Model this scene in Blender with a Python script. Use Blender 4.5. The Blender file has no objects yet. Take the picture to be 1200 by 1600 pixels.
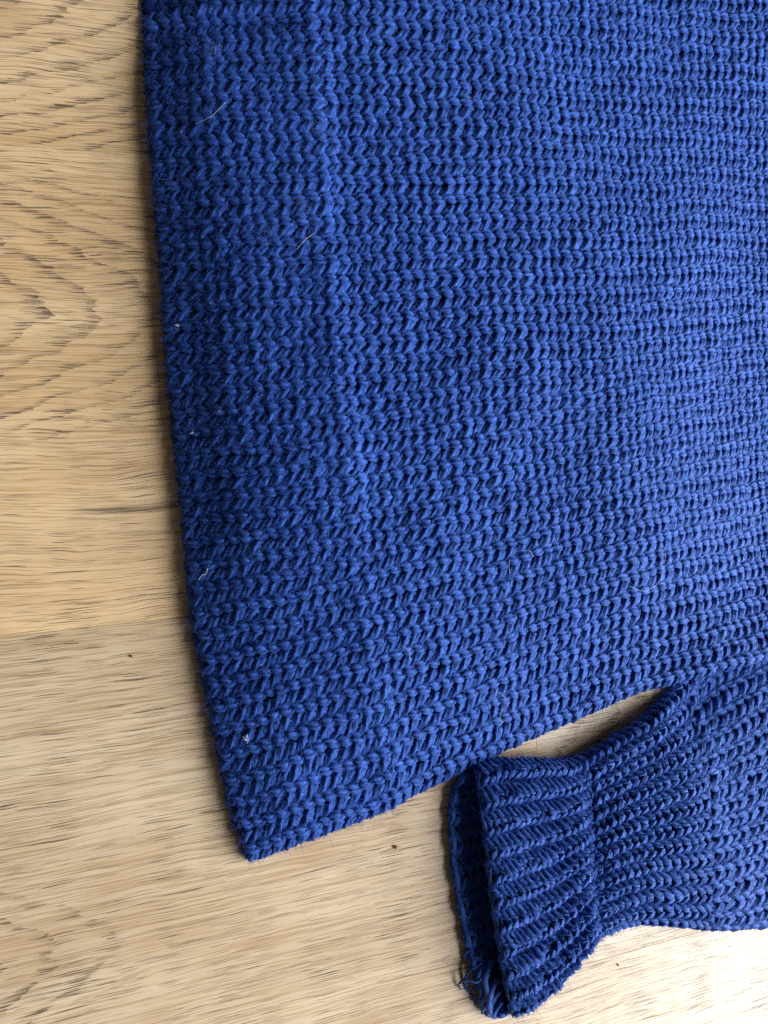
import bpy, bmesh, math
import numpy as np
from mathutils import Vector, Matrix

rng = np.random.default_rng(7)
sc = bpy.context.scene
MM = 0.001

# ------------------------------------------------------------------ camera
TILT = math.radians(17.0)
cam_d = bpy.data.cameras.new('camera')
cam = bpy.data.objects.new('camera', cam_d)
sc.collection.objects.link(cam)
cam_d.sensor_fit = 'HORIZONTAL'
cam_d.sensor_width = 36.0
cam_d.lens = 36.0 * 1190.0 / 1200.0
cam_d.clip_start = 0.01
cam_d.clip_end = 50.0
cam.location = (0, 0, 0.25)
F = Vector((math.sin(TILT), 0, -math.cos(TILT)))
Rt = Vector((math.cos(TILT), 0, math.sin(TILT)))
Up = Vector((0, 1, 0))
cam.rotation_euler = Matrix((Rt, Up, -F)).transposed().to_euler()
sc.camera = cam

# ------------------------------------------------------------------ light: a window to the right, the pale room around
w = bpy.data.worlds.new('World'); sc.world = w; w.use_nodes = True
bg = w.node_tree.nodes['Background']
bg.inputs[0].default_value = (1.0, 0.95, 0.88, 1)
bg.inputs[1].default_value = 0.095

def area(name, loc, target, sx, sy, energy, col):
    d = bpy.data.lights.new(name, 'AREA'); d.shape = 'RECTANGLE'
    d.size = sx; d.size_y = sy; d.energy = energy; d.color = col
    o = bpy.data.objects.new(name, d); sc.collection.objects.link(o)
    o.location = loc
    o.rotation_euler = (Vector(target) - Vector(loc)).to_track_quat('-Z', 'Y').to_euler()
    return o
area('window_light', (1.01, -0.31, 0.51), (0.1, -0.03, 0), 1.45, 0.90, 55.0, (0.89, 0.95, 1.0))

sc.view_settings.view_transform = 'Standard'
sc.view_settings.look = 'None'
sc.view_settings.exposure = 0.0
sc.view_settings.gamma = 1.0
sc.view_settings.use_curve_mapping = False
sc.render.engine = 'CYCLES'
sc.cycles.max_bounces = 6
sc.cycles.use_denoising = False

# ------------------------------------------------------------------ helpers
COL = sc.collection
def link(name, data, parent=None, mat=None):
    o = bpy.data.objects.new(name, data); COL.objects.link(o)
    if parent is not None: o.parent = parent
    if mat is not None: data.materials.append(mat)
    return o
def tag(o, label=None, cat=None, group=None, kind=None):
    if label: o['label'] = label
    if cat: o['category'] = cat
    if group: o['group'] = group
    if kind: o['kind'] = kind
    return o
def mesh_np(name, V, Q, smooth=True):
    """V (n,3) in mm, Q (m,4) quads"""
    me = bpy.data.meshes.new(name)
    V = np.ascontiguousarray(V, dtype=np.float32) * MM
    Q = np.ascontiguousarray(Q, dtype=np.int32)
    me.vertices.add(len(V)); me.vertices.foreach_set('co', V.ravel())
    me.loops.add(Q.size); me.loops.foreach_set('vertex_index', Q.ravel())
    me.polygons.add(len(Q))
    me.polygons.foreach_set('loop_start', np.arange(0, Q.size, Q.shape[1], dtype=np.int32))
    me.polygons.foreach_set('loop_total', np.full(len(Q), Q.shape[1], dtype=np.int32))
    me.polygons.foreach_set('use_smooth', np.full(len(Q), smooth, dtype=bool))
    me.update(calc_edges=True)
    return me
def nodes(mat):
    mat.use_nodes = True
    nt = mat.node_tree
    return nt, nt.nodes, nt.links, nt.nodes['Principled BSDF']
class NB:
    """tiny node builder"""
    def __init__(s, nt): s.nt = nt
    def n(s, t, **k):
        x = s.nt.nodes.new(t)
        for a, b in k.items(): setattr(x, a, b)
        return x
    def put(s, sock, v):
        if isinstance(v, (int, float)): sock.default_value = v
        elif isinstance(v, (tuple, list)): sock.default_value = v
        else: s.nt.links.new(v, sock)
    def m(s, op, a, b=0.0, c=0.0, clamp=False):
        x = s.n('ShaderNodeMath', operation=op, use_clamp=clamp)
        s.put(x.inputs[0], a); s.put(x.inputs[1], b); s.put(x.inputs[2], c)
        return x.outputs[0]
    def sep(s, v):
        x = s.n('ShaderNodeSeparateXYZ'); s.put(x.inputs[0], v); return x.outputs
    def comb(s, a, b, c=0.0):
        x = s.n('ShaderNodeCombineXYZ')
        s.put(x.inputs[0], a); s.put(x.inputs[1], b); s.put(x.inputs[2], c)
        return x.outputs[0]
    def noise(s, v, scale=1.0, detail=2.0, rough=0.5, dist=0.0):
        x = s.n('ShaderNodeTexNoise'); s.put(x.inputs['Vector'], v)
        x.inputs['Scale'].default_value = scale; x.inputs['Detail'].default_value = detail
        x.inputs['Roughness'].default_value = rough; x.inputs['Distortion'].default_value = dist
        return x.outputs['Fac']
    def ramp(s, v, a, b, lo=0.0, hi=1.0):
        x = s.n('ShaderNodeMapRange', interpolation_type='SMOOTHSTEP')
        s.put(x.inputs[0], v); s.put(x.inputs[1], a); s.put(x.inputs[2], b)
        s.put(x.inputs[3], lo); s.put(x.inputs[4], hi)
        return x.outputs[0]
    def mix(s, f, a, b, blend='MIX'):
        x = s.n('ShaderNodeMix', data_type='RGBA', blend_type=blend)
        s.put(x.inputs[0], f)
        s.put(x.inputs[6], a if not isinstance(a, tuple) else (*a, 1)[:4])
        s.put(x.inputs[7], b if not isinstance(b, tuple) else (*b, 1)[:4])
        return x.outputs[2]

# ------------------------------------------------------------------ materials
def wood_material():
    mat = bpy.data.materials.new('oak_laminate')
    nt, N, L, bs = nodes(mat); b = NB(nt)
    co = b.n('ShaderNodeTexCoord').outputs['Object']
    mp = b.n('ShaderNodeVectorMath', operation='SCALE'); L.new(co, mp.inputs[0]); mp.inputs[3].default_value = 1000.0
    x, y, z = b.sep(mp.outputs[0])            # millimetres, x along the plank
    def prop(nm):
        a = b.n('ShaderNodeAttribute', attribute_type='OBJECT', attribute_name=nm); return a.outputs['Fac']
    seed, figx, figy, grey = prop('seed'), prop('figure_x'), prop('figure_y'), prop('grey')
    ox = b.m('ADD', x, b.m('MULTIPLY', seed, 917.0))
    P = lambda sx, sy, k=0.0: b.comb(b.m('MULTIPLY', ox, sx), b.m('MULTIPLY', y, sy), b.m('ADD', b.m('MULTIPLY', seed, 13.7), k))
    # slow wander of the grain across the plank
    wob = b.m('SUBTRACT', b.noise(P(0.012, 0.03), 1.0, 3.0), 0.5)
    yy = b.m('ADD', y, b.m('MULTIPLY', wob, prop('wander')))
    # cathedral figure: nested arches pointing along the plank
    dy = b.m('SUBTRACT', yy, figy)
    soft = b.m('SUBTRACT', b.m('SQRT', b.m('ADD', b.m('MULTIPLY', dy, dy), 50.0)), 7.0)
    q = b.m('ADD', b.m('SUBTRACT', x, figx), b.m('ADD', b.m('MULTIPLY', soft, 1.05), b.m('MULTIPLY', b.m('MULTIPLY', dy, dy), 0.035)))
    q = b.m('ADD', q, b.m('MULTIPLY', b.m('SUBTRACT', b.noise(P(0.05, 0.25, 3.0), 1.0, 3.0, 0.6), 0.5), 16.0))
    fr = b.m('FRACT', b.m('DIVIDE', q, 17.0))
    band = b.m('MULTIPLY', b.m('MULTIPLY', b.ramp(fr, 0.52, 0.94), b.ramp(fr, 1.0, 0.95)), b.ramp(q, prop('reach'), b.m('MULTIPLY', prop('reach'), 0.5)))
    # short dark pores lying along the grain
    Pg = lambda sx, sy, k=0.0: b.comb(b.m('MULTIPLY', ox, sx), b.m('MULTIPLY', b.m('ADD', yy, b.m('MULTIPLY', b.m('SUBTRACT', b.noise(P(0.06, 0.06, 9.0), 1.0, 2.0), 0.5), 1.2)), sy), b.m('ADD', b.m('MULTIPLY', seed, 7.3), k))
    patch = b.noise(P(0.02, 0.06, 21.0), 1.0, 2.0)
    def dashes(lx, ly, k, prob, r0, r1):
        vo = b.n('ShaderNodeTexVoronoi', voronoi_dimensions='2D', feature='F1')
        vo.inputs['Scale'].default_value = 1.0
        jit = b.m('MULTIPLY', b.m('SUBTRACT', b.noise(P(0.25, 0.5, k), 1.0, 2.0), 0.5), 0.5)
        base_ = Pg(1.0 / lx, 1.0 / ly, k); bx, by, bz = b.sep(base_)
        L.new(b.comb(bx, b.m('ADD', by, b.m('ADD', jit, k * 3.1)), 0.0), vo.inputs['Vector'])
        r_, g_, b2_ = b.sep(vo.outputs['Color'])
        on = b.ramp(b.m('SUBTRACT', prob, r_), 0.0, 0.04)
        rad = b.m('ADD', r0, b.m('MULTIPLY', g_, r1 - r0))
        return b.m('MULTIPLY', on, b.ramp(b.m('SUBTRACT', rad, vo.outputs['Distance']), 0.0, 0.11))
    dens = b.m('ADD', b.m('MULTIPLY', band, 0.75), b.m('MULTIPLY', b.ramp(patch, 0.35, 0.65), 0.32))
    pn = b.noise(Pg(0.07, 2.8), 1.0, 1.5, 0.5)
    th = b.m('SUBTRACT', 0.655, b.m('ADD', b.m('MULTIPLY', band, 0.14), b.m('MULTIPLY', b.m('SUBTRACT', patch, 0.5), 0.14)))
    pore = b.m('MAXIMUM', b.ramp(b.m('SUBTRACT', pn, th), 0.0, 0.05), dashes(26.0, 0.66, 1.0, b.m('ADD', 0.16, b.m('MULTIPLY', dens, 0.75)), 0.10, 0.30))
    pore2 = b.m('MAXIMUM', dashes(15.0, 0.5, 3.0, b.m('ADD', 0.2, dens), 0.14, 0.34), dashes(45.0, 0.42, 4.0, 0.75, 0.12, 0.34))
    fine = b.noise(Pg(0.03, 1.9, 11.0), 1.0, 3.0, 0.65)
    big = b.noise(P(0.010, 0.045, 31.0), 1.0, 3.0, 0.55)
    blot = b.noise(P(0.03, 0.05, 41.0), 1.0, 2.0, 0.5)
    light = b.mix(grey, (0.76, 0.52, 0.275), (0.49, 0.375, 0.265))
    deep = b.mix(grey, (0.60, 0.365, 0.155), (0.38, 0.28, 0.185))
    c = b.mix(b.ramp(big, 0.34, 0.66), deep, light)
    c = b.mix(b.m('MULTIPLY', b.ramp(fine, 0.42, 0.60), 0.50), c, b.mix(grey, (0.66, 0.47, 0.28), (0.58, 0.485, 0.375)))
    c = b.mix(b.m('MULTIPLY', b.ramp(fine, 0.50, 0.36), 0.60), c, (0.30, 0.19, 0.10))
    c = b.mix(b.m('MULTIPLY', b.ramp(blot, 0.48, 0.72), 0.35), c, (0.40, 0.24, 0.12))
    c = b.mix(b.m('MULTIPLY', band, 0.22), c, (0.30, 0.185, 0.10))
    sx_, sy_ = b.m('DIVIDE', b.m('SUBTRACT', x, prop('streak_x')), 26.0), b.m('DIVIDE', b.m('SUBTRACT', yy, prop('streak_y')), 1.9)
    st = b.ramp(b.m('ADD', b.m('MULTIPLY', sx_, sx_), b.m('MULTIPLY', sy_, sy_)), 1.0, 0.15)
    c = b.mix(b.m('MULTIPLY', st, b.ramp(fine, 0.62, 0.40, 0.25, 0.95)), c, (0.13, 0.085, 0.055))
    c = b.mix(b.m('MULTIPLY', pore2, 0.60), c, (0.19, 0.12, 0.075))
    c = b.mix(b.m('MULTIPLY', pore, 0.84), c, (0.085, 0.054, 0.038))
    L.new(c, bs.inputs['Base Color'])
    # embossed pores and slight waviness of the lacquer
    hgt = b.m('SUBTRACT', b.m('MULTIPLY', b.noise(Pg(0.05, 1.4, 17.0), 1.0, 3.0, 0.6), 0.5), b.m('ADD', b.m('MULTIPLY', pore, 0.8), b.m('MULTIPLY', pore2, 0.35)))
    bp = b.n('ShaderNodeBump'); bp.inputs['Strength'].default_value = 0.55; bp.inputs['Distance'].default_value = 0.00018
    L.new(hgt, bp.inputs['Height']); L.new(bp.outputs[0], bs.inputs['Normal'])
    L.new(b.m('ADD', 0.27, b.m('MULTIPLY', b.noise(P(0.06, 0.35, 51.0), 1.0, 3.0), 0.20)), bs.inputs['Roughness'])
    bs.inputs['Specular IOR Level'].default_value = 0.5
    return mat

def yarn_material(name, base, tint, sheen=0.35):
    mat = bpy.data.materials.new(name)
    nt, N, L, bs = nodes(mat); b = NB(nt)
    at = b.n('ShaderNodeAttribute', attribute_name='yarn')
    s, th, rnd = b.sep(at.outputs['Vector'])   # mm along the yarn, turn 0..1, random per stitch
    tw = b.m('MULTIPLY', th, 12.0)
    v = b.comb(b.m('MULTIPLY', s, 0.55), tw, b.m('MULTIPLY', rnd, 91.0))
    fib = b.noise(v, 1.0, 3.0, 0.7)
    v2 = b.comb(b.m('MULTIPLY', s, 0.9), b.m('MULTIPLY', tw, 2.6), b.m('MULTIPLY', rnd, 57.0))
    fib2 = b.noise(v2, 1.0, 3.0, 0.7)
    f = b.m('ADD', b.m('MULTIPLY', fib, 0.55), b.m('MULTIPLY', fib2, 0.45))
    pos = b.n('ShaderNodeNewGeometry').outputs['Position']
    wear = b.noise(pos, 32.0, 3.0, 0.55)
    c = b.mix(b.ramp(f, 0.38, 0.62), tuple(x * 0.55 for x in base), tuple(min(1, x * 1.55) for x in base))
    c = b.mix(b.m('MULTIPLY', b.ramp(f, 0.54, 0.68), 0.55), c, tint)
    c = b.mix(b.m('MULTIPLY', b.ramp(wear, 0.50, 0.72), 0.20), c, tint)
    c = b.mix(b.m('MULTIPLY', b.m('SUBTRACT', rnd, 0.5), 0.30), c, tint)
    L.new(c, bs.inputs['Base Color'])
    bp = b.n('ShaderNodeBump'); bp.inputs['Strength'].default_value = 1.0; bp.inputs['Distance'].default_value = 0.0008
    L.new(f, bp.inputs['Height']); L.new(bp.outputs[0], bs.inputs['Normal'])
    bs.inputs['Roughness'].default_value = 0.52
    bs.inputs['Specular IOR Level'].default_value = 0.8
    bs.inputs['Specular Tint'].default_value = (0.13, 0.36, 1.0, 1)
    bs.inputs['Sheen Weight'].default_value = sheen
    bs.inputs['Sheen Roughness'].default_value = 0.45
    bs.inputs['Sheen Tint'].default_value = (0.14, 0.34, 1.0, 1)
    return mat

def plain(name, col, rough=0.9, sheen=0.0, spec=0.1):
    mat = bpy.data.materials.new(name)
    nt, N, L, bs = nodes(mat); b = NB(nt)
    pos = b.n('ShaderNodeNewGeometry').outputs['Position']
    n = b.noise(pos, 900.0, 3.0, 0.6)
    L.new(b.mix(n, tuple(x * 0.7 for x in col), tuple(min(1, x * 1.25) for x in col)), bs.inputs['Base Color'])
    bs.inputs['Roughness'].default_value = rough
    bs.inputs['Specular IOR Level'].default_value = spec
    bs.inputs['Sheen Weight'].default_value = sheen
    return mat

NAVY = (0.0185, 0.047, 0.225)
M_wood = wood_material()
M_yarn = yarn_material('blue_wool', NAVY, (0.056, 0.145, 0.50))
M_back = plain('blue_wool_gap_shade', (0.006, 0.016, 0.085))  # same wool as the yarn, darkened: shade between the stitches put into its colour
M_fuzz = plain('blue_wool_fibre', (0.022, 0.062, 0.29), 0.8)
M_pill = plain('matted_wool', (0.050, 0.125, 0.43), 0.8, 0.5)
M_lint = plain('pale_lint', (0.42, 0.48, 0.60), 0.7)
M_crumb = plain('brown_crumb', (0.20, 0.055, 0.02), 0.7)
M_gap = plain('dark_joint', (0.09, 0.06, 0.04), 0.9)

# ------------------------------------------------------------------ floor: boards with real joints
ANG = math.radians(4.3)
floor = link('floor', mesh_np('floor', np.array([(-900, -900, -8.0), (1100, -900, -8.0), (1100, 900, -8.0), (-900, 900, -8.0)]), np.array([[0, 1, 2, 3]])), None, M_gap)
tag(floor, kind='structure')
def plank(x0, x1, y0, y1, seed, fx, fy, grey, reach=120.0, wander=9.0, streak=(-5000.0, 0.0)):
    bm = bmesh.new()
    cx, cy = (x0 + x1) / 2, (y0 + y1) / 2
    bmesh.ops.create_cube(bm, size=1.0)
    g = 0.04
    for v in bm.verts:
        v.co.x *= (x1 - x0 - g) * MM; v.co.y *= (y1 - y0 - g) * MM; v.co.z = (v.co.z - 0.5) * 7.8 * MM
    ed = [e for e in bm.edges if all(v.co.z > -1e-6 for v in e.verts)]
    bmesh.ops.bevel(bm, geom=ed, offset=0.10 * MM, segments=2, profile=0.5, affect='EDGES')
    me = bpy.data.meshes.new('plank'); bm.to_mesh(me); bm.free()
    o = link('plank', me, floor, M_wood)
    c, s = math.cos(ANG), math.sin(ANG)
    o.location = ((cx * c - cy * s) * MM, (cx * s + cy * c) * MM, 0)
    o.rotation_euler = (0, 0, ANG)
    # the figure's place is given in the rotated floor frame
    o['seed'] = seed; o['figure_x'] = fx - cx; o['figure_y'] = fy - cy; o['grey'] = grey; o['reach'] = reach; o['wander'] = wander; o['streak_x'] = streak[0] - cx; o['streak_y'] = streak[1] - cy
    return o
PW = 146.0
y1 = -34.0
plank(-700, 620, y1, y1 + PW, 0.13, -26.0, 63.0, 0.10, 120.0, 10.0, (-2.0, 2.5))              # board with the arched figure
plank(-900, 128.0, y1 - PW, y1, 0.47, -36.0, -131.0, 0.62, 22.0, 4.0)          # greyer board, joint under the sleeve
plank(128.0, 900, y1 - PW, y1, 0.71, 300.0, -90.0, 0.85, 60.0, 4.0)
plank(-300, 900, y1 + PW, y1 + 2 * PW, 0.29, 60.0, 160.0, 0.10)
plank(-900, -300, y1 + PW, y1 + 2 * PW, 0.83, -500.0, 190.0, 0.4)
plank(-500, 760, y1 - 2 * PW, y1 - PW, 0.59, 20.0, -260.0, 0.70)
for k, (a, bb, r) in enumerate([(-900, 250, -3), (250, 1000, -3), (-900, 1000, -4), (-900, 80, 2), (80, 1000, 2), (-900, 1000, 3)]):
    plank(a, bb, y1 + r * PW, y1 + (r + 1) * PW, 0.11 + 0.137 * k, -100.0 + 70 * k, y1 + (r + 0.4) * PW, 0.3)

# ------------------------------------------------------------------ knitting
def smooth(a, b, x):
    t = np.clip((x - a) / (b - a), 0, 1); return t * t * (3 - 2 * t)          # b < a runs downwards
def vnoise(x, y, seed):
    """smooth value noise in -1..1"""
    xi = np.floor(x).astype(np.int64); yi = np.floor(y).astype(np.int64)
    fx = x - xi; fy = y - yi
    fx = fx * fx * (3 - 2 * fx); fy = fy * fy * (3 - 2 * fy)
    def h(a, b_):
        n = (a * 374761393 + b_ * 668265263 + seed * 982451653) & 0xffffffff
        n = ((n ^ (n >> 13)) * 1274126177) & 0xffffffff
        return ((n ^ (n >> 16)) & 0xffff) / 32767.5 - 1.0
    return (h(xi, yi) * (1 - fx) + h(xi + 1, yi) * fx) * (1 - fy) + (h(xi, yi + 1) * (1 - fx) + h(xi + 1, yi + 1) * fx) * fy
def cubic1(t, K, A):
    """C1 cubic through the rows of A at knots K (extrapolated linearly), vectorised"""
    K = np.asarray(K, float); A = np.asarray(A, float)
    Mg = np.gradient(A, K, axis=0)
    t = np.asarray(t, float); tc = np.clip(t, K[0], K[-1])
    k = np.clip(np.searchsorted(K, tc, side='right') - 1, 0, len(K) - 2)
    hh = K[k + 1] - K[k]; u = (tc - K[k]) / hh
    ex = lambda a: a.reshape(a.shape + (1,) * (A.ndim - 1))
    u_, h_ = ex(u), ex(hh)
    r = (2 * u_**3 - 3 * u_**2 + 1) * A[k] + (u_**3 - 2 * u_**2 + u_) * h_ * Mg[k] + (-2 * u_**3 + 3 * u_**2) * A[k + 1] + (u_**3 - u_**2) * h_ * Mg[k + 1]
    return r + ex(t - tc) * np.where(ex(t) < K[0], Mg[0], Mg[-1])

# outline of the front of the sweater, millimetres on the floor: rows are wales (from the side fold
# upwards), columns every 6th course from the hem; third number is the height of the cloth
JK = [0.0, 1.491, 3.13, 6.721, 9.522, 15.23, 21.082, 27.083, 33.24, 39.559, 46.045]
IK = [0, 6, 12, 18, 24, 30, 36, 42, 48, 54, 60, 66]
GRID = np.array([
  [(30.5, -111.4, 5.0), (54.2, -105.0, 5.1), (77.9, -98.5, 5.0), (101.1, -90.3, 5.0), (124.3, -82.1, 5.0), (147.9, -75.2, 5.0), (171.1, -67.3, 7.3), (194.9, -61.5, 9.7), (218.9, -56.9, 12.0), (243.2, -53.1, 11.8), (267.5, -49.3, 11.6), (291.8, -45.6, 11.4)],
  [(26.6, -99.7, 5.0), (50.4, -93.3, 5.9), (74.2, -87.2, 6.1), (97.5, -79.4, 6.3), (120.8, -71.4, 6.9), (144.4, -64.6, 7.5), (167.8, -57.2, 9.6), (191.8, -51.9, 10.6), (216.0, -47.9, 10.7), (240.3, -44.3, 10.1), (264.6, -40.3, 9.9), (288.9, -36.6, 9.7)],
  [(23.6, -87.2, 5.0), (47.3, -80.8, 6.6), (71.1, -74.7, 7.1), (94.5, -67.3, 8.3), (117.8, -59.5, 9.7), (141.4, -52.7, 11.0), (165.0, -45.8, 13.0), (189.1, -41.1, 12.1), (213.3, -37.6, 9.7), (237.5, -34.1, 8.3), (261.8, -29.9, 8.1), (286.1, -25.9, 8.0)],
  [(18.3, -60.4, 5.0), (41.8, -54.2, 8.4), (65.5, -48.2, 10.8), (89.1, -41.5, 13.6), (112.4, -34.6, 16.7), (136.1, -28.3, 19.2), (159.9, -22.4, 19.9), (183.8, -18.5, 15.7), (207.6, -15.2, 10.3), (231.5, -11.9, 5.6), (255.6, -7.3, 5.5), (279.8, -2.9, 5.5)],
  [(14.5, -40.1, 5.0), (37.8, -34.4, 9.9), (61.7, -28.9, 12.7), (85.4, -23.3, 15.5), (109.2, -17.5, 18.3), (133.0, -11.9, 21.1), (157.0, -6.7, 22.2), (180.8, -2.6, 17.6), (204.3, 1.1, 11.6), (227.9, 4.7, 5.6), (252.0, 9.3, 5.0), (276.2, 14.0, 5.0)],
  [(10.4, 0.0, 5.0), (33.6, 4.1, 11.1), (57.7, 8.4, 14.0), (81.8, 12.6, 16.9), (105.8, 16.9, 19.6), (129.9, 21.2, 22.0), (154.1, 25.4, 22.9), (177.9, 29.6, 18.4), (201.4, 33.7, 12.3), (224.9, 37.8, 6.4), (249.0, 42.0, 5.0), (273.2, 46.3, 5.0)],
  [(6.4, 39.7, 5.0), (29.9, 41.9, 11.1), (54.2, 44.6, 13.9), (78.5, 47.4, 16.5), (102.8, 50.3, 19.1), (127.1, 53.1, 21.4), (151.5, 56.2, 22.3), (175.4, 60.1, 18.0), (198.9, 64.1, 12.2), (222.5, 68.1, 6.6), (246.7, 71.6, 5.0), (271.1, 74.8, 5.0)],
  [(3.7, 79.1, 5.0), (27.6, 80.3, 10.3), (51.9, 82.4, 12.8), (76.3, 84.6, 15.2), (100.7, 86.8, 17.5), (125.1, 89.1, 19.5), (149.6, 91.8, 20.0), (173.4, 96.0, 15.9), (197.1, 100.4, 11.1), (220.9, 104.8, 6.5), (245.1, 108.2, 5.0), (269.6, 111.1, 5.0)],
  [(0.7, 118.2, 5.0), (24.8, 119.0, 9.4), (49.2, 120.7, 11.6), (73.6, 122.6, 13.7), (98.1, 124.4, 15.8), (122.5, 126.5, 17.3), (146.8, 130.0, 15.9), (170.9, 134.3, 13.0), (194.9, 138.5, 10.1), (219.0, 142.7, 7.3), (243.2, 146.6, 5.0), (267.6, 149.4, 5.0)],
  [(-1.5, 157.2, 5.0), (22.6, 158.0, 8.8), (47.0, 159.9, 10.9), (71.5, 161.9, 12.9), (95.9, 164.0, 14.7), (120.2, 167.5, 14.3), (144.4, 171.7, 12.9), (168.6, 175.9, 11.4), (192.8, 180.1, 9.9), (217.0, 184.3, 8.4), (241.2, 188.5, 7.0), (265.4, 192.7, 5.5)],
  [(-2.4, 196.3, 5.0), (21.8, 197.2, 8.5), (46.2, 199.4, 10.4), (70.6, 201.7, 12.3), (95.0, 204.2, 13.9), (119.2, 208.5, 13.2), (143.4, 213.0, 12.2), (167.5, 217.5, 11.2), (191.7, 222.0, 10.3), (215.9, 226.5, 9.4), (240.1, 230.9, 8.5), (264.3, 235.3, 7.7)],
])
# dense table of the outline so that look-ups stay cheap
_ji = np.linspace(-2, 48, 201); _ii = np.linspace(-2, 68, 281)
_A = cubic1(_ji, JK, GRID)                              # (nj, ni, 3)
_T = np.stack([cubic1(_ii, IK, _A[k]) for k in range(len(_ji))])
def body_xyz(i, j):
    a = np.clip((j + 2) / 0.25, 0, len(_ji) - 1.001); c = np.clip((i + 2) / 0.25, 0, len(_ii) - 1.001)
    a0 = a.astype(int); c0 = c.astype(int); fa = (a - a0)[..., None]; fc = (c - c0)[..., None]
    return (_T[a0, c0] * (1 - fa) + _T[a0 + 1, c0] * fa) * (1 - fc) + (_T[a0, c0 + 1] * (1 - fa) + _T[a0 + 1, c0 + 1] * fa) * fc
def roll(q, Rr):
    """arc length from the silhouette -> (distance inwards, height 0..1)"""
    a = np.clip(q / Rr, -math.pi / 2, math.pi / 2)
    inward = np.where(q > Rr * math.pi / 2, q - Rr * math.pi / 2 + Rr, Rr * (1 - np.cos(a)))
    return inward, 0.5 + 0.5 * np.sin(a)
HEM = 13.6                                               # courses turned under at the hem
def body(i, j):
    CW, WW = 4.1, 6.6
    # uneven hand of the knitting
    i = i + 0.16 * vnoise(i * 0.35, j * 0.45, 3) + 0.22 * vnoise(i * 0.11, j * 0.16, 4)
    j = j + 0.13 * vnoise(i * 0.5, j * 0.5, 5) + 0.26 * vnoise(i * 0.12, j * 0.10, 6) * smooth(0.5, 4, j)
    hemz = (1.7 + 0.8 * vnoise(j * 0.22, j * 0 + 0.5, 71)) * (0.55 + 0.45 * smooth(8, 24, j)) * (1 - smooth(HEM - 1.3, HEM + 1.1, i + 0.6 * vnoise(j * 0.35, j * 0 + 0.5, 72)))
    Rr = 2.6
    qi, hi = roll(i * CW, Rr); qj, hj = roll(j * WW, Rr)
    xyz = body_xyz(qi / CW, qj / WW)
    x, y = xyz[..., 0], xyz[..., 1]
    inner = smooth(0, 5, i) * smooth(0, 4, j)
    # soft waves of the cloth lying on its back layer
    swell = 3.6 * np.clip(i / 13.0, 0, 1) * (1 - smooth(14, 40, i)) * smooth(0, 5, j)
    z = (xyz[..., 2] * (0.62 + 0.38 * smooth(-1, 5, i)) + 0.4 + hemz * smooth(-1, 6, i) + swell) * hi * hj - 2.0 * np.exp(-((x - 136) / 22.0) ** 2 - ((y - 5) / 48.0) ** 2) + inner * (1.0 * vnoise(x / 38.0 + 3, y / 46.0, 11) + 0.45 * vnoise(x / 15.0, y / 17.0, 12))
    # the side fold rides up over the sleeve beneath it
    z = z + 4.0 * smooth(172, 205, x) * np.exp(-(np.maximum(j, 0) * WW / 24.0) ** 2) * hj
    # pulled creases above the hem at the far end
    z = z - 6.5 * smooth(118, 185, y) * (1 - smooth(28, 72, x)) * hi
    z = z + 1.5 * smooth(135, 170, y) * (1 - smooth(30, 62, x)) * np.sin((y - 0.16 * x) * 0.55) * hi
    return np.stack([x, y, z], -1)

# ---- sleeve
S_K = np.array([0, 0.37, 0.66, 0.84, 1.0, 1.3, 1.53, 1.77, 2.0, 2.4, 3.0, 3.6])
S_TOP = np.array([(106.87, -88.36), (122.37, -87.83), (135.05, -89.27), (142.83, -90.47), (150.2, -89.54), (164.21, -83.03), (175.27, -77.98), (186.58, -71.6), (198.17, -64.34), (219.1, -52.65), (250.57, -41.35), (284.05, -34.67)])
S_BOT = np.array([(120.62, -177.37), (131.5, -173.2), (142.83, -167.02), (152.06, -159.5), (156.08, -156.2), (166.0, -153.25), (176.0, -153.09), (191.0, -156.25), (204.06, -159.58), (228.0, -162.6), (267.05, -165.37), (301.6, -169.37)])
def sleeve_surface(s, v, WWmm, arch, ribs):
    """s along the sleeve (0 lip, 1 gathered line, 2 end of the ribs), v 0..1 across"""
    T = cubic1(s, S_K, S_TOP); B = cubic1(s, S_K, S_BOT)
    width = np.hypot(*(np.moveaxis(B - T, -1, 0)))
    Rr = 4.6 - 3.2 * smooth(1.55, 2.1, s) * (1 - smooth(0.06, 0.32, v))
    arc = width + 2 * (math.pi / 2 - 1) * Rr
    q0, h0 = roll(v * arc, Rr); q1, h1 = roll((1 - v) * arc, Rr)
    vv = np.where(v < 0.5, q0 / width, 1 - q1 / width)
    P = T * (1 - vv[..., None]) + B * vv[..., None]
    bow = 1 - (2 * np.clip(v, 0, 1) - 1) ** 2
    x = P[..., 0] - 3.0 * bow * (1 - smooth(0.0, 0.9, s)); y = P[..., 1]
    z = 2 * Rr * h0 * h1 + bow * (4.0 * (1 - smooth(0.1, 0.9, s)) + 2.2 * smooth(1.0, 1.7, s)) - 1.6 * bow * np.exp(-((s - 1.0) / 0.12) ** 2)
    z = z + 0.6 * vnoise(x / 21.0, y / 23.0, 21)
    amp = arch(s)
    z = z + amp * np.cos(2 * math.pi * v * ribs + math.pi) * h0 * h1
    z = z - 3.2 * (1 - smooth(-0.12, 0.13, s)) * h0 * h1
    # flattened where the side of the sweater lies on it
    z = z * (1 - 0.5 * smooth(186, 210, x) * (1 - smooth(0.0, 0.20, v)))
    return np.stack([x, y, z], -1)
NC, NS = 11, 14
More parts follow.
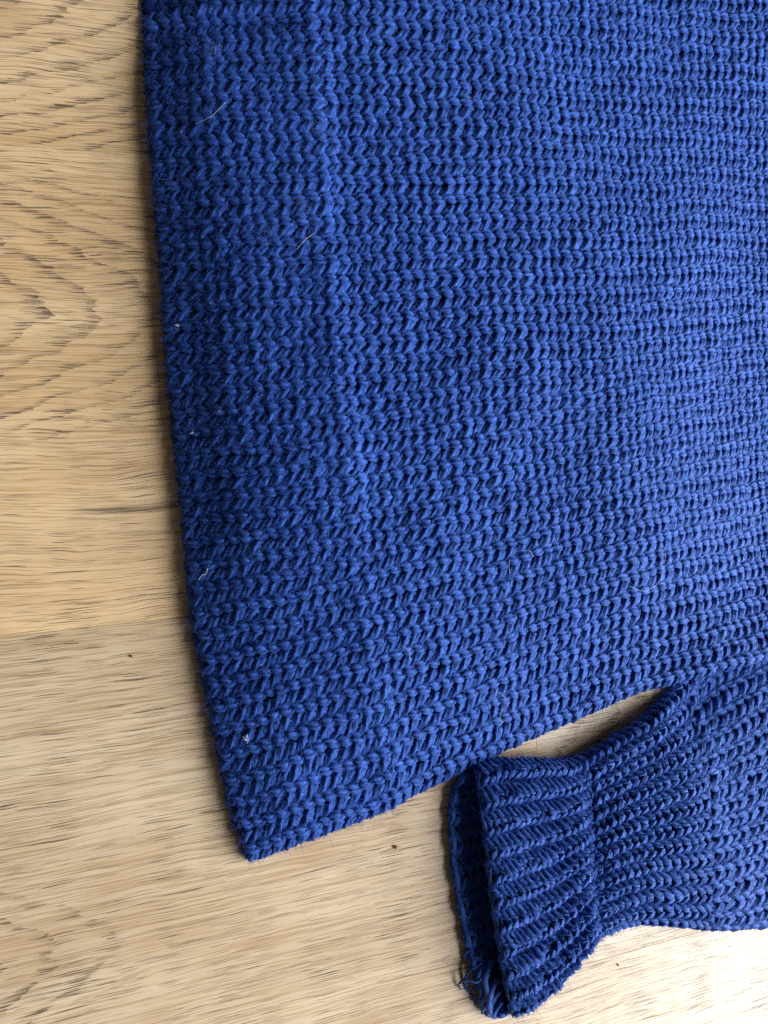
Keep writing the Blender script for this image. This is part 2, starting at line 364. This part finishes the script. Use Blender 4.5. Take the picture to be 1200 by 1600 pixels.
cuff_fn = lambda i, j: sleeve_surface((i + 1.7) / 18.7 + 0.012 * vnoise(i * .4, j * .5, 31), j / NC + 0.012 * vnoise(i * .35, j * .5, 32), 1, lambda s: 2.0 * (1 - smooth(0.86, 1.0, s)) * smooth(-0.05, 0.25, s) + 0.25, NC)
NPL = 17
def gather_fn(i, j):
    return sleeve_surface(1 + i / 15.0 + 0.015 * vnoise(i * .4, j * .5, 33), j / NS + 0.010 * vnoise(i * .3, j * .45, 34), 1, lambda s: 1.35 * (1 - smooth(1.72, 2.05, s)), NS)
def sleeve_fn(i, j):
    return sleeve_surface(2 + i / 13.0 + 0.02 * vnoise(i * .4, j * .5, 35), j / NPL + 0.010 * vnoise(i * .3, j * .45, 36), 1, lambda s: 0.0 * s, NPL)
LL_K = np.linspace(0, 1, 9)
LOW_LIP = np.array([(104.73, -90.85), (101.58, -98.85), (100.61, -107.72), (101.58, -123.56), (104.25, -139.69), (107.42, -153.74), (110.86, -165.66), (115.32, -176.0), (120.0, -178.6)])
def lower_fn(i, j):
    v = j / NC
    A = cubic1(np.clip(v, -0.02, 1.02), LL_K, LOW_LIP)
    T = cubic1(np.ones_like(v), S_K, S_TOP); B = cubic1(np.ones_like(v), S_K, S_BOT)
    E_ = T * (1 - v[..., None]) + B * v[..., None]
    s = (i / 17.0)[..., None]
    P = A * (1 - s) + E_ * s
    x, y = P[..., 0], P[..., 1]
    z = 1.9 + 0.7 * np.cos(2 * math.pi * j + math.pi) + 0.5 * (1 - smooth(0, 2.5, i)) + 2.0 * (smooth(0.10, 0.0, v) + smooth(0.92, 1.0, v))
    return np.stack([x, y, z], -1)

FUZZ = {}
PLY, TWIST, SPLIT = 4, 0.42, 0.04
def stitches(fn, I, J, NT, NSIDE, radius, H, a, d, skew, seed, fuzzkey, flip=False):
    """one yarn loop per (i, j); returns tube vertices, quads and yarn attribute for that list of stitches"""
    r_ = np.random.default_rng(seed)
    n = len(I)
    t = np.linspace(-math.pi, math.pi, NT)
    T = np.broadcast_to(t, (n, NT))
    win = np.sin(T) ** 2
    rs = lambda m: r_.uniform(-1, 1, (n, 1)) * m
    aj = a * (1 + rs(0.13)); Hj = H * (1 + rs(0.11) * win)
    v = (T + aj * np.sin(2 * T)) / (2 * math.pi)
    v = v + (SPLIT + rs(0.08)) * win * np.sign(T)
    sk = skew(I, J)[:, None] if callable(skew) else skew
    u = -Hj * np.cos(T) + sk * v + rs(0.05) * win
    hz = -d * np.cos(2 * T) * (1 + rs(0.18)) + rs(0.16) * win + 0.22 * win * (T > 0) + 0.15 * win * np.sign(T) * r_.uniform(-1, 1, (n, 1))
    ii = I[:, None] + 0.5 + u; jj = J[:, None] + 0.5 + v
    e = 0.06
    P = fn(ii, jj)
    du = fn(ii + e, jj) - fn(ii - e, jj); dv = fn(ii, jj + e) - fn(ii, jj - e)
    nrm = np.cross(du, dv); nrm /= np.linalg.norm(nrm, axis=-1, keepdims=True) + 1e-9
    nrm = np.where((nrm.mean(axis=(0, 1))[2] < 0), -nrm, nrm)
    C = P + nrm * hz[..., None]
    tan = np.gradient(C, axis=1); tan /= np.linalg.norm(tan, axis=-1, keepdims=True) + 1e-9
    bi = np.cross(tan, nrm); bi /= np.linalg.norm(bi, axis=-1, keepdims=True) + 1e-9
    no = np.cross(bi, tan)
    seg = np.linalg.norm(np.diff(C, axis=1), axis=-1)
    s = np.concatenate([np.zeros((n, 1)), np.cumsum(seg, axis=1)], 1)
    ph = r_.uniform(0, 6.28, (n, 1))
    rad = radius * (0.86 + 0.20 * win) * (1 + rs(0.12)) * (1 + 0.06 * np.sin(s * 1.7 + ph))
    th = np.linspace(0, 2 * math.pi, NSIDE, endpoint=False)      # 0 is the underside
    TH0 = th[None, None, :]
    TH = TH0 + (s * TWIST + ph)[..., None]                       # the plies wind round the yarn
    rr = rad[..., None] * (0.70 + 0.38 * np.abs(np.sin(PLY * TH0 / 2)) ** 0.8)
    ring = C[:, :, None, :] + rr[..., None] * (-np.cos(TH)[..., None] * no[:, :, None, :] * 0.88 + np.sin(TH)[..., None] * bi[:, :, None, :] * 1.10)
    V = ring.reshape(-1, 3)
    base = (np.arange(n)[:, None, None] * NT + np.arange(NT - 1)[None, :, None]) * NSIDE
    k = np.arange(NSIDE)[None, None, :]; k2 = (k + 1) % NSIDE
    Q = np.stack([base + k, base + k2, base + NSIDE + k2, base + NSIDE + k], -1).reshape(-1, 4)
    att = np.stack(np.broadcast_arrays((s + ph * 7)[..., None], TH0 / (2 * math.pi), r_.uniform(0, 1, (n, 1))[..., None]), -1).reshape(-1, 3)
    sel = win > 0.25
    FUZZ.setdefault(fuzzkey, []).append((C[sel], nrm[sel], tan[sel], rad[sel]))
    return V, Q, att
def yarn_object(name, parts, parent, mat):
    V, Q, A, o = [], [], [], 0
    for v, q, a in parts:
        V.append(v); Q.append(q + o); A.append(a); o += len(v)
    me = mesh_np(name, np.concatenate(V), np.concatenate(Q))
    at = me.attributes.new('yarn', 'FLOAT_VECTOR', 'POINT')
    at.data.foreach_set('vector', np.concatenate(A).astype(np.float32).ravel())
    return link(name, me, parent, mat)
def sheet(name, fn, i0, i1, j0, j1, ni, nj, drop, parent, mat):
    ii, jj = np.meshgrid(np.linspace(i0, i1, ni), np.linspace(j0, j1, nj), indexing='ij')
    e = 0.05
    P = fn(ii, jj); n = np.cross(fn(ii + e, jj) - fn(ii - e, jj), fn(ii, jj + e) - fn(ii, jj - e))
    n /= np.linalg.norm(n, axis=-1, keepdims=True) + 1e-9
    if n[..., 2].mean() < 0: n = -n
    P = P - n * drop
    k = np.arange(ni * nj).reshape(ni, nj)
    Q = np.stack([k[:-1, :-1], k[1:, :-1], k[1:, 1:], k[:-1, 1:]], -1).reshape(-1, 4)
    P[..., 2] = np.maximum(P[..., 2], 0.15)
    return link(name, mesh_np(name, P.reshape(-1, 3), Q), parent, mat)
def tube(pts, radius, ns=8, sub=6, wob=0.0, seed=0, taper=0.0):
    """a loose length of yarn through points (mm): vertices, quads, yarn attribute"""
    r_ = np.random.default_rng(seed)
    pts = np.asarray(pts, float)
    C = cubic1(np.linspace(0, len(pts) - 1, (len(pts) - 1) * sub + 1), np.arange(len(pts)), pts)
    C = C + r_.normal(0, wob, C.shape) if wob else C
    tan = np.gradient(C, axis=0); tan /= np.linalg.norm(tan, axis=-1, keepdims=True) + 1e-9
    up = np.where(np.abs(tan[:, 2:3]) > 0.9, np.array([[1., 0, 0]]), np.array([[0, 0, 1.]]))
    bi = np.cross(tan, up); bi /= np.linalg.norm(bi, axis=-1, keepdims=True) + 1e-9
    no = np.cross(bi, tan)
    s = np.concatenate([[0], np.cumsum(np.linalg.norm(np.diff(C, axis=0), axis=-1))])
    th = np.linspace(0, 2 * math.pi, ns, endpoint=False)
    tp = 1 - taper * (s / s[-1]) ** 3
    rr = radius * tp[:, None] * (1 + 0.12 * np.cos(3 * th[None] + s[:, None] * 1.3))
    V = C[:, None] + rr[..., None] * (-np.cos(th)[None, :, None] * no[:, None] + np.sin(th)[None, :, None] * bi[:, None])
    n = len(C)
    b0 = np.arange(n - 1)[:, None] * ns; k = np.arange(ns)[None]; k2 = (k + 1) % ns
    Q = np.stack([b0 + k, b0 + k2, b0 + ns + k2, b0 + ns + k], -1).reshape(-1, 4)
    A = np.stack(np.broadcast_arrays(s[:, None], th[None] / 6.2832, np.full((1, 1), r_.uniform())), -1).reshape(-1, 3)
    V = V.reshape(-1, 3)
    # closed ends
    for e0, c in ((0, C[0]), ((n - 1) * ns, C[-1])):
        ci = len(V); V = np.vstack([V, c]); A = np.vstack([A, A[e0]])
        Q = np.vstack([Q, np.stack([e0 + np.arange(0, ns, 2), e0 + np.arange(0, ns, 2) + 1, e0 + (np.arange(0, ns, 2) + 2) % ns, np.full(ns // 2, ci)], -1)])
    return V, Q, A

# ------------------------------------------------------------------ the sweater
sweater = bpy.data.objects.new('sweater', None); COL.objects.link(sweater)
sweater.location = (0, 0, 0)
tag(sweater, 'blue knitted wool sweater lying flat on the wooden floor with its sleeve alongside', 'sweater')

IMAX, JMAX = 60, 44
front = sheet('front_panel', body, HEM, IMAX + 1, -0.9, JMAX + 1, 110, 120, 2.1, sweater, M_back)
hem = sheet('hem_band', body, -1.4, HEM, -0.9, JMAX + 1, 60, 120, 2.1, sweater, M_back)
hem['label'] = 'thicker turned-up hem along the left edge'
SK = lambda i, j: 0.16 + 0.36 * smooth(34, 8, i) * smooth(34, 10, j)
PB = dict(NT=20, NSIDE=16, H=0.68, a=1.74, d=0.62, skew=SK)
for j in range(-1, JMAX + 1):
    I = np.arange(-2, 13).astype(float); J = np.full(len(I), float(j))
    yarn_object('knit_column', [stitches(body, I, J, radius=1.46, seed=100 + j, fuzzkey='hem', **PB)], hem, M_yarn)
    I = np.arange(13, IMAX + 1).astype(float); J = np.full(len(I), float(j))
    yarn_object('knit_column', [stitches(body, I, J, radius=1.38, seed=300 + j, fuzzkey='front', **PB)], front, M_yarn)

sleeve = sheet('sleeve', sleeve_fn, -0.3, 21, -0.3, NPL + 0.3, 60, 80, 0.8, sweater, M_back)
sleeve['label'] = 'plain knitted sleeve running off to the right below the side fold'
for j in range(NPL):
    I = np.arange(0, 21).astype(float); J = np.full(len(I), float(j))
    yarn_object('knit_column', [stitches(sleeve_fn, I, J, 17, 14, 1.38, 0.74, 1.66, 0.36, 0.3, 600 + j, 'sleeve')], sleeve, M_yarn)
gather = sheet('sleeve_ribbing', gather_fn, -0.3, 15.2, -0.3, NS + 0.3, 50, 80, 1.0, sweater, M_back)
gather['label'] = 'ridged knitting fanning out between cuff and plain sleeve'
for j in range(NS):
    I = np.arange(0, 15).astype(float); J = np.full(len(I), float(j))
    yarn_object('rib', [stitches(gather_fn, I, J, 16, 12, 1.04, 0.74, 1.8, 0.45, 0.4, 650 + j, 'gather')], gather, M_yarn)
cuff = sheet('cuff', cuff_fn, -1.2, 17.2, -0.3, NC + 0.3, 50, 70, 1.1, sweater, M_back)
cuff['label'] = 'ribbed cuff with an open dark mouth and frayed edge'
for j in range(NC):
    I = np.arange(-1, 17).astype(float); J = np.full(len(I), float(j))
    yarn_object('rib', [stitches(cuff_fn, I, J, 16, 12, 0.92, 0.8, 1.9, 0.5, 0.3, 700 + j, 'cuff')], cuff, M_yarn)
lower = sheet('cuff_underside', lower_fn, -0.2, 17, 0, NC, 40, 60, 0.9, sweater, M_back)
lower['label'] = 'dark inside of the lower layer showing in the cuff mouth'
for j in range(NC):
    I = np.arange(0, 10).astype(float); J = np.full(len(I), float(j))
    yarn_object('rib', [stitches(lower_fn, I, J, 14, 12, 0.95, 0.8, 1.9, 0.2, 0.18, 800 + j, 'lower')], lower, M_yarn)

# edge yarns along the mouth of the cuff
vv = np.linspace(0.1, NC - 0.1, 44)
lip = cuff_fn(np.full(44, -1.0), vv) + np.stack([0.35 * np.sin(vv * 5.1), 0 * vv, 0.35 * np.cos(vv * 6.3)], -1)
yarn_object('cuff_edge', [tube(lip, 0.6, seed=5)], cuff, M_yarn)
lip2 = lower_fn(np.full(44, 0.0), vv) + np.stack([0.12 * np.sin(vv * 5.7), 0 * vv, 0.12 * np.cos(vv * 6.1)], -1)
yarn_object('cuff_edge', [tube(lip2, 1.05, seed=6)], lower, M_yarn)
# gathered line where the rib meets the sleeve: small uneven bumps of yarn
rr_ = np.random.default_rng(12)
bumps = []
for v in np.linspace(0.4, NC - 0.4, 26):
    c = cuff_fn(np.array([16.9 + rr_.normal(0, .35)]), np.array([v + rr_.normal(0, .1)]))[0]
    an = rr_.uniform(0.2, 1.5); L_ = rr_.uniform(1.0, 1.9)
    dvec = np.array([math.cos(an), math.sin(an), 0]) * L_
    bumps.append(tube([c - dvec + (0, 0, -.8), c - dvec * .4 + (0, 0, .45), c + dvec * .4 + (0, 0, .5), c + dvec + (0, 0, -.8)], 0.72, 8, 4, seed=int(v * 100)))
yarn_object('gathered_seam', bumps, cuff, M_yarn)
# frayed ends at the lower corner of the mouth
fr = [
 [(113, -161.0, 4.6), (108.8, -163.8, 5.6), (105.2, -163.6, 3.6), (103.6, -166.4, 1.2), (104.4, -168.4, .8)],
 [(110, -152.5, 2.5), (107.2, -153.6, 3.0), (106.0, -155.6, 1.8), (105.6, -158.4, 0.8)],
 [(113, -158.0, 3.2), (109.4, -159.4, 3.8), (106.8, -161.6, 2.6), (106.0, -165.8, 1.0), (107.6, -169.8, .8), (109.6, -172.6, .8)],
 [(112, -159.0, 3.5), (109.6, -162.5, 4.6), (110.8, -166.4, 3.4), (108.9, -168.9, 1.4)],
 [(114, -163.0, 4.0), (110.9, -166.8, 4.6), (111.2, -171.6, 3.0), (109.9, -174.6, 1.0)],
 [(116, -167.0, 4.4), (112.4, -171.5, 4.4), (112.0, -175.8, 2.4), (114.6, -179.6, .9)],
 [(117, -170.0, 5.0), (114.0, -174.5, 4.6), (114.6, -178.6, 2.2), (118.0, -181.2, .9)],
 [(115, -158.0, 4.4), (111.6, -163.0, 5.6), (112.4, -168.6, 6.0), (110.8, -173.0, 3.8)],
 [(118, -172.0, 6.0), (115.8, -176.4, 4.6), (117.4, -179.6, 2.2), (120.6, -180.9, 1.0)],
 [(116, -164.0, 5.5), (113.0, -169.0, 6.6), (113.8, -174.6, 5.0), (116.0, -178.0, 3.0)],
 [(117, -168.0, 6.5), (113.6, -171.0, 6.4), (112.0, -174.4, 4.2), (112.6, -178.2, 1.2)],
]
FR_R = (0.42, 0.5, 0.55, 0.9, 0.95, 0.8, 0.7, 1.15, 0.8, 1.1, 0.7)
for k, p in enumerate(fr):
    yarn_object('frayed_thread', [tube(p, FR_R[k], 8, 8, 0.03, 40 + k, 0.35)], lower, M_yarn)

# ---- halo of loose wool fibres
def fuzz(name, key, count, parent, lmin, lmax, rad, seed, mat=None, lift=0.9, spot=None):
    r_ = np.random.default_rng(seed)
    C = np.concatenate([a[0] for a in FUZZ[key]]); Nn = np.concatenate([a[1] for a in FUZZ[key]])
    Tn = np.concatenate([a[2] for a in FUZZ[key]]); Rd = np.concatenate([a[3] for a in FUZZ[key]])
    k = r_.integers(0, len(C), count)
    if spot:                                             # a matted pill: only roots close to one point
        d_ = np.hypot(C[:, 0] - spot[0], (C[:, 1] - spot[1]) * spot[3])
        k = r_.choice(np.nonzero(d_ < spot[2])[0], count)
    dirv = Nn[k] * r_.uniform(0.25, 1, (count, 1)) * lift + r_.normal(0, 0.6, (count, 3)) + Tn[k] * r_.normal(0, 0.5, (count, 1))
    dirv /= np.linalg.norm(dirv, axis=1, keepdims=True)
    root = C[k] + dirv * Rd[k][:, None] * 0.85
    Ln = r_.uniform(lmin, lmax, (count, 1)) * r_.uniform(0.4, 1, (count, 1))
    bend = r_.normal(0, 0.75, (count, 3)); curl = r_.normal(0, 0.8, (count, 3))
    NP = 6
    P = np.empty((count, NP, 3))
    for m in range(NP):
        u = m / (NP - 1)
        P[:, m] = root + Ln * (dirv * u + bend * u * u * 0.6 + curl * math.sin(u * 5.0) * 0.35)
    P[..., 2] = np.maximum(P[..., 2], 0.1)
    cu = bpy.data.hair_curves.new(name); cu.add_curves([NP] * count)
    cu.position_data.foreach_set('vector', (P * MM).astype(np.float32).ravel())
    ra = cu.attributes.get('radius') or cu.attributes.new('radius', 'FLOAT', 'POINT')
    ra.data.foreach_set('value', np.tile(np.array([1, .95, .9, .8, .7, .4]) * rad * MM, count).astype(np.float32))
    o = link(name, cu, parent, mat or M_fuzz); o['kind'] = 'stuff'
    return o
fuzz('wool_fuzz', 'front', 65000, front, 0.7, 2.4, 0.028, 1)
fuzz('wool_fuzz', 'hem', 42000, hem, 0.8, 3.0, 0.030, 2)
fuzz('wool_fuzz', 'gather', 5000, gather, 0.8, 2.4, 0.034, 13)
fuzz('wool_fuzz', 'sleeve', 14000, sleeve, 0.7, 2.2, 0.030, 3)
fuzz('wool_fuzz', 'cuff', 11000, cuff, 0.7, 2.4, 0.030, 4)
fuzz('wool_fuzz', 'lower', 6000, lower, 0.8, 2.4, 0.034, 5)

for q, sp in enumerate([(50.5, 119.0, 2.6, 0.5), (6.5, 100.5, 2.4, 0.5), (6.4, 62.5, 1.8, 0.5), (11.0, 31.0, 2.0, 0.4), (34.5, 83.0, 1.6, 0.6), (18.5, 141.0, 2.6, 1.4), (45.0, 94.0, 1.7, 0.6)]):
    fuzz('wool_pill', 'hem', 130, hem, 1.0, 2.6, 0.027, 60 + q, M_pill, 0.7, sp)
fuzz('lint_dust', 'hem', 130, hem, 0.5, 1.6, 0.045, 80, M_lint)
fuzz('lint_dust', 'front', 110, front, 0.4, 1.4, 0.040, 81, M_lint)
fuzz('lint_dust', 'cuff', 30, cuff, 0.5, 1.6, 0.040, 82, M_lint)

# ------------------------------------------------------------------ lint and crumbs
def on_body(x, y):
    """height of the cloth under a point (mm)"""
    ii, jj = np.meshgrid(np.linspace(1.2, 60, 300), np.linspace(.8, 44, 260), indexing='ij')
    global _BP
    try: P = _BP
    except NameError: P = _BP = body(ii, jj)
    k = np.argmin((P[..., 0] - x) ** 2 + (P[..., 1] - y) ** 2)
    return P.reshape(-1, 3)[k, 2] + 1.95
def fibre(pts, radius, label, hgt=0.25):
    p = [(x, y, on_body(x, y) + hgt + (0.5 if 0 < k < len(pts) - 1 else 0)) for k, (x, y) in enumerate(pts)]
    v, q, a = tube(p, radius, 6, 8, 0.0, 1)
    me = mesh_np('lint_fibre', v, q)
    o = link('lint_fibre', me, None, M_lint)
    return tag(o, label, 'lint', 'pale lint caught on the sweater')
fibre([(117.4, -12.6), (119.6, -12.9), (121.3, -14.9)], 0.051, 'short curved pale hair, upper of two in the middle of the sweater')
fibre([(112.7, -15.6), (112.3, -17.6), (112.8, -20.2)], 0.051, 'short upright pale hair, lower of two in the middle of the sweater')
fibre([(171.5, -11.2), (173.6, -13.5), (173.8, -17.2), (171.9, -18.4), (173.2, -20.6), (171.8, -24.6), (166.0, -27.8), (158.5, -25.6)], 0.048, 'long looped pale hair on the right half of the sweater')
fibre([(77.2, -43.0), (79.1, -44.6), (79.5, -47.4)], 0.051, 'tiny pale hair low on the sweater above the side fold')
fibre([(14.0, -21.0), (15.2, -19.4), (16.2, -19.2), (17.0, -16.4)], 0.11, 'kinked white thread caught on the hem edge halfway down')
fibre([(42.6, 80.3), (45.2, 83.4), (48.0, 85.6)], 0.054, 'straight pale hair slanting on the hem band in its upper half')
fibre([(112.2, -61.0), (115.0, -62.8), (116.0, -66.0), (114.6, -69.4), (115.8, -72.6), (117.8, -71.5)], 0.041, 'faint curly hair just above the side fold near the cuff')
fibre([(13.0, 118.0), (17.5, 119.8), (21.5, 124.2)], 0.048, 'pale hair slanting near the top of the hem edge')
def clump(c, n, size, rad, label, seed):
    r_ = np.random.default_rng(seed); parts = []
    z = on_body(*c) + 0.1
    for k in range(n):
        a = r_.uniform(0, 6.28); l = size * r_.uniform(.5, 1.2); b_ = a + r_.normal(0, .9)
        o_ = r_.normal(0, size * .25, 2)
        parts.append(tube([(c[0] + o_[0] - l * .5 * math.cos(a), c[1] + o_[1] - l * .5 * math.sin(a), z + r_.uniform(0, .3)), (c[0] + o_[0], c[1] + o_[1], z + r_.uniform(.2, .7)), (c[0] + o_[0] + l * .6 * math.cos(b_), c[1] + o_[1] + l * .6 * math.sin(b_), z + r_.uniform(0, .4))], rad, 6, 5, 0, seed + k))
    V, Q, o = [], [], 0
    for v, q, a in parts: V.append(v); Q.append(q + o); o += len(v)
    ob = link('lint_clump', mesh_np('lint_clump', np.concatenate(V), np.concatenate(Q)), None, M_lint)
    return tag(ob, label, 'lint', 'pale lint caught on the sweater')
clump((28.4, -70.9), 10, 1.9, 0.085, 'small white tuft of lint near the bottom corner of the sweater', 3)
clump((7.6, 57.4), 4, 0.8, 0.11, 'white speck of lint on the hem edge, upper of two', 4)
clump((12.2, 24.5), 5, 1.0, 0.10, 'white speck of lint on the hem edge, lower of two', 5)
def crumb(x, y, r, label, seed):
    r_ = np.random.default_rng(seed)
    bm = bmesh.new(); bmesh.ops.create_icosphere(bm, subdivisions=2, radius=1.0)
    for v in bm.verts:
        v.co *= r_.uniform(0.75, 1.2); v.co.x *= 1.25; v.co.z = v.co.z * 0.6 + 0.5
        v.co *= r * MM
    me = bpy.data.meshes.new('crumb'); bm.to_mesh(me); bm.free()
    o = link('crumb', me, None, M_crumb); o.location = (x * MM, y * MM, 0.0001)
    tag(o, label, 'crumb', 'brown crumbs on the floor')
crumb(80.4, -115.4, 0.62, 'reddish brown crumb on bare floor between the sweater corner and the cuff', 1)
crumb(-6.0, -44.9, 0.40, 'tiny brown crumb on the floor left of the hem edge', 2)
crumb(169.0, -171.4, 0.36, 'tiny brown crumb on the pale floor below the sleeve', 3)
